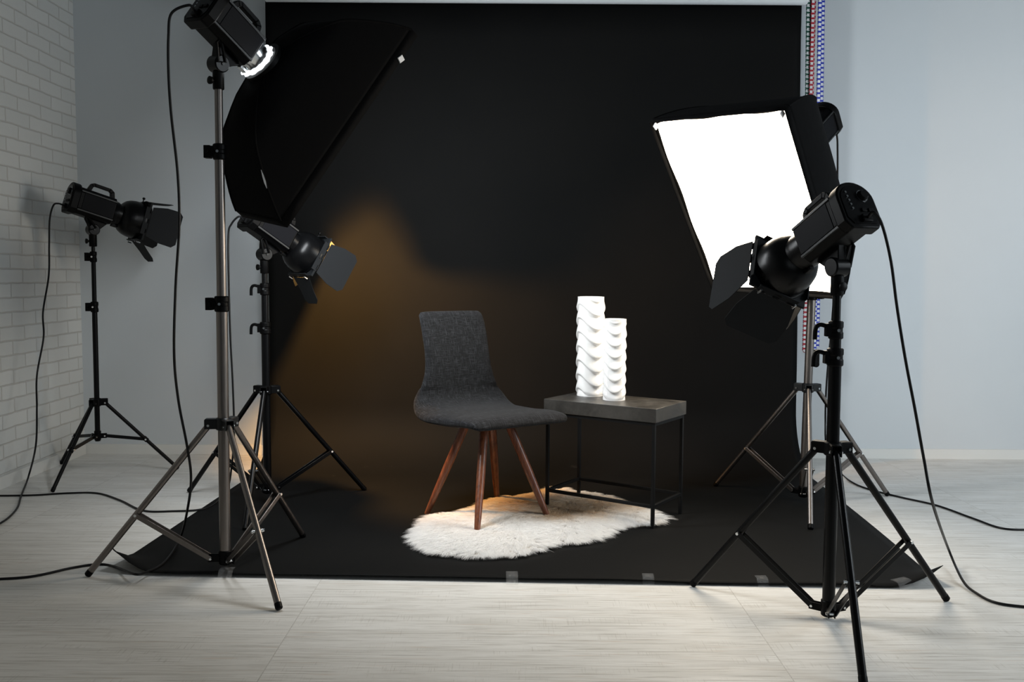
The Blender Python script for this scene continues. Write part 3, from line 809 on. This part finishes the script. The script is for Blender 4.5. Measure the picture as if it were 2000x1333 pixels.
# ------------------------------------------------------------------ side table
def make_table():
    cx, cy, yaw, w, d, h, rz = .466, 4.134, -.592, .556, .318, .520, .098
    t = thing('side_table', 'low side table with stone look top on a thin black frame', 'side table', (cx, cy, 0), yaw)
    m = MB(); m.box((0, 0, h - .030), (w, d, .060)); tp = m.build('tabletop', M['slate'], t, bevel=.0015); tp['label'] = 'thick grey stone look tabletop'
    s = .014; iw, idp = w / 2 - .014, d / 2 - .014
    for sx_ in (-1, 1):
        for sy in (-1, 1):
            m = MB(); m.box((sx_ * iw, sy * idp, (h - .060) / 2), (s, s, h - .060)); m.build('leg', M['dim'], t, bevel=.001)
    for z, nme in ((h - .068, 'top_rail'), (rz, 'bottom_rail')):
        for sy in (-1, 1):
            m = MB(); m.box((0, sy * idp, z), (2 * iw - s, s * .95, s)); m.build(nme, M['dim'], t, bevel=.001)
        for sx_ in (-1, 1):
            m = MB(); m.box((sx_ * iw, 0, z), (s * .95, 2 * idp - s, s)); m.build(nme, M['dim'], t, bevel=.001)
make_table()

# ------------------------------------------------------------------ vases
def make_vase(label, x, y, R0, H, p, A, ph, tiers):
    n, mz = 144, 330; vs = []; fs = []; a = .0088 * R0 / .062
    def rad(w, z):
        ph_ = (z - A * math.cos(2 * (w - ph))) / p
        k = math.floor(ph_); f = ph_ - k
        lobe = .40 + .60 * (.5 - .5 * math.cos(2 * (w - ph))) 
        u = (f - .20) / .80
        prof = (1 - u * u * (3 - 2 * u)) if f > .20 else (lambda q: q * q * (3 - 2 * q))(f / .20)
        prof = .5 + (prof - .5) * lobe + .18 * (lobe - .7)
        e = min(1, max(0, (H - .012 - z) / .035)) * min(1, max(0, (z - .004) / .020))
        return R0 - a * .9 + a * 2.0 * prof * e + (1 - e) * a * .9
    for j in range(mz + 1):
        z = H * j / mz
        for i in range(n):
            w = 2 * math.pi * i / n; r = rad(w, z); vs.append((math.cos(w) * r, math.sin(w) * r, z))
    inner = [(H, R0 - .006), (H - .004, R0 - .009), (H * .5, R0 - .012), (.012, R0 - .012)]
    for z, r in inner:
        for i in range(n): w = 2 * math.pi * i / n; vs.append((math.cos(w) * r, math.sin(w) * r, z))
    rows = mz + 1 + len(inner)
    for j in range(rows - 1):
        for i in range(n): i2 = (i + 1) % n; fs.append((j * n + i, j * n + i2, (j + 1) * n + i2, (j + 1) * n + i))
    fs += [tuple(range(n))[::-1], tuple((rows - 1) * n + i for i in range(n))]
    m = MB(); m.add(vs, fs); o = m.build('vase', M['glaze'], smooth=50); o.location = (x, y, .5202)
    return tag(o, label, 'vase', 'white wavy vases on the side table')
make_vase('taller white vase with overlapping wave relief, standing further back', .366, 4.288, .0615, .462, .0655, .029, math.radians(26), 7)
make_vase('shorter white vase with overlapping wave relief, standing in front', .463, 4.142, .0510, .366, .0520, .0235, math.radians(-4), 7)

# ------------------------------------------------------------------ sheepskin rug
def make_rug():
    cr = [(110, 570), (150, 520), (230, 430), (330, 410), (450, 400), (550, 360), (650, 320), (720, 300), (830, 300), (920, 285), (1000, 260), (1080, 235), (1150, 228), (1180, 262), (1300, 275),
          (1420, 295), (1500, 325), (1580, 345), (1640, 370), (1740, 400), (1840, 450), (1780, 475), (1640, 490), (1540, 495), (1480, 530), (1400, 575), (1290, 595), (1200, 605), (1090, 605),
          (1050, 645), (920, 665), (890, 690), (700, 690), (580, 700), (490, 690), (400, 685), (300, 680), (200, 640), (130, 600)]
    pts = [onz(760 + .3 * x, 880 + .3 * y, .018) for x, y in cr]
    P = np.array([(p.x, p.y) for p in pts]); cen = P.mean(0)
    # densify, pull in so the fur tips reach the outline
    def inside(q, poly):
        x, y = q[:, 0], q[:, 1]; r = np.zeros(len(q), bool); j = len(poly) - 1
        for i in range(len(poly)):
            xi, yi = poly[i]; xj, yj = poly[j]
            r ^= ((yi > y) != (yj > y)) & (x < (xj - xi) * (y - yi) / (yj - yi + 1e-12) + xi); j = i
        return r
    def edge(q, poly):
        best = np.full(len(q), 9.); bd = np.zeros((len(q), 2))
        for i in range(len(poly)):
            a, b = poly[i], poly[(i + 1) % len(poly)]; d = b - a
            t = np.clip(((q - a) @ d) / (d @ d), 0, 1); c = a + t[:, None] * d; v = c - q; L = np.linalg.norm(v, axis=1)
            k = L < best; best[k] = L[k]; bd[k] = v[k] / (L[k][:, None] + 1e-9)
        return best, bd
    t = thing('sheepskin_rug', 'white and tan sheepskin rug lying on the black paper under the chair', 'rug', (float(cen[0]), float(cen[1]), 0))
    rng = np.random.default_rng(7)
    lo, hi = P.min(0), P.max(0)
    N = 260000
    q = rng.uniform(lo, hi, (N, 2)); q = q[inside(q, P)]
    ed, ev = edge(q, P)
    k = ed > .035; q, ed, ev = q[k], ed[k], ev[k]
    # hide under the fur
    ang = np.linspace(0, 2 * math.pi, 90, endpoint=False)
    g = [];
    hid = []
    for i in range(len(P)):
        a = P[i]; d = cen - a; hid.append(a + d / np.linalg.norm(d) * .05)
    m = MB(); nh = len(hid)
    # the piles lies a little higher in the middle
    mid = [h + (cen - h) * .25 for h in hid]
    vs = [(h[0] - cen[0], h[1] - cen[1], .0065) for h in hid] + [(h[0] - cen[0], h[1] - cen[1], .014) for h in hid] + [(h[0] - cen[0], h[1] - cen[1], .018) for h in mid]
    fs = [tuple(range(nh))[::-1], tuple(2 * nh + i for i in range(nh))]
    for r in range(2):
        fs += [(r * nh + i, r * nh + (i + 1) % nh, (r + 1) * nh + (i + 1) % nh, (r + 1) * nh + i) for i in range(nh)]
    m.add(vs, fs); m.build('hide', M['hide'], t, smooth=60)
    # clumped, combed strands
    nc = 5200; cl = q[rng.choice(len(q), nc, replace=False)]
    # nearest clump by grid hashing
    cell = .03; grid = {}
    for i, c in enumerate(cl): grid.setdefault((int(c[0] // cell), int(c[1] // cell)), []).append(i)
    own = np.zeros(len(q), int); own[:] = -1
    for i, c in enumerate(q):
        gx, gy = int(c[0] // cell), int(c[1] // cell); bi, bdist = -1, 9
        for dx in (-1, 0, 1):
            for dy in (-1, 0, 1):
                for j in grid.get((gx + dx, gy + dy), ()):
                    dd = (cl[j][0] - c[0]) ** 2 + (cl[j][1] - c[1]) ** 2
                    if dd < bdist: bdist, bi = dd, j
        own[i] = bi
    own[own < 0] = 0
    ced, cev = edge(cl, P)
    spine = np.array([.93, .37])                # along the rug
    cd_ = np.zeros((nc, 2))
    for i, c in enumerate(cl):
        w = math.exp(-ced[i] / .09)
        nz = noise.noise_vector(Vector((c[0] * 5, c[1] * 5, 1.3)))
        v = cev[i] * (w * 1.1 + .15) + np.array([nz.x, nz.y]) * (.9 - .5 * w) + rng.normal(0, .28, 2)
        v = v + np.array([-.25, -.55]) * (1 - w)
        cd_[i] = v / (np.linalg.norm(v) + 1e-9)
    clen = rng.uniform(.042, .070, nc) * (1 + .35 * np.exp(-ced / .05) * rng.random(nc))
    n = len(q); c = own
    dirv = cd_[c] + rng.normal(0, .24, (n, 2)); dirv /= np.linalg.norm(dirv, axis=1)[:, None]
    ln = clen[c] * rng.uniform(.8, 1.15, n)
    # roots rise towards the middle of the skin
    hb = .006 + .010 * np.clip(ed / .12, 0, 1)
    rise = rng.uniform(.014, .026, n) * (.45 + .55 * np.clip(ed / .08, 0, 1))
    root = np.c_[q, hb]
    tipxy = q + dirv * ln[:, None]
    ctip = cl[c] + cd_[c] * (clen[c][:, None] * 1.0)
    tipxy = tipxy * .72 + ctip * .28            # strands of a lock meet at its tip
    ts = np.array([0, .38, .72, 1.0]); wd = np.array([1.0, .95, .65, .06])
    side = np.c_[-dirv[:, 1], dirv[:, 0], rng.normal(0, .5, n)]; side /= np.linalg.norm(side, axis=1)[:, None]
    hwid = rng.uniform(.0005, .0009, n)
    V = np.zeros((n, 4, 2, 3))
    for j, tt in enumerate(ts):
        xy = q + (tipxy - q) * (tt ** 1.15)
        z = hb + rise * (math.sin(min(1, tt * 1.25) * math.pi / 2) - .55 * tt * tt)
        ctrp = np.c_[xy, np.maximum(z, .004)]
        V[:, j, 0] = ctrp + side * (hwid * wd[j])[:, None]; V[:, j, 1] = ctrp - side * (hwid * wd[j])[:, None]
    V[..., 0] -= cen[0]; V[..., 1] -= cen[1]; V[..., 2] = np.maximum(V[..., 2], .0035)
    verts = V.reshape(-1, 3)
    b0 = (np.arange(n) * 8)[:, None, None]
    fa = np.array([[0, 1, 3, 2], [2, 3, 5, 4], [4, 5, 7, 6]])[None] + b0
    faces = fa.reshape(-1, 4)
    me = bpy.data.meshes.new('fur')
    me.vertices.add(len(verts)); me.vertices.foreach_set('co', verts.astype(np.float32).ravel())
    me.loops.add(faces.size); me.loops.foreach_set('vertex_index', faces.astype(np.int32).ravel())
    me.polygons.add(len(faces)); me.polygons.foreach_set('loop_start', np.arange(0, faces.size, 4, dtype=np.int32))
    me.update(calc_edges=True)
    # natural colour: tan along the far side and the middle, white round the rest
    spots = [(onz(u, v, .02), r, s) for u, v, r, s in ((1000, 985, .17, .8), (1080, 985, .14, 1.0), (1140, 1000, .13, .9), (1180, 985, .15, .8), (1050, 960, .12, .7), (1085, 1008, .09, .7), (1230, 990, .10, .45))]
    tan = np.zeros(nc)
    for i, cc in enumerate(cl):
        s = 0
        for p, r, a in spots:
            dd = ((cc[0] - p.x) ** 2 + ((cc[1] - p.y) * .85) ** 2) / (r * r); s += a * math.exp(-dd * 1.3)
        tan[i] = s * (.55 + .9 * (noise.noise(Vector((cc[0] * 9, cc[1] * 9, 4.))) * .5 + .5)) * (.75 + .5 * rng.random())
    tan = np.clip(tan * .80, 0, 1)[c] * rng.uniform(.75, 1.05, n)
    white = np.array([.985, .98, .97]); tanc = np.array([.86, .66, .42])
    col = white + (tanc - white) * np.clip(tan, 0, 1)[:, None]
    col *= (rng.uniform(.92, 1.0, n) * rng.uniform(.96, 1.0, nc)[c])[:, None]
    at = me.color_attributes.new('fur_colour', 'FLOAT_COLOR', 'POINT')
    at.data.foreach_set('color', np.repeat(np.c_[col, np.ones(n)], 8, axis=0).astype(np.float32).ravel())
    me.materials.append(M['fur']); me.shade_smooth()
    o = bpy.data.objects.new('fur', me); COL.objects.link(o); o.parent = t
    tag(o, kind='stuff')
make_rug()
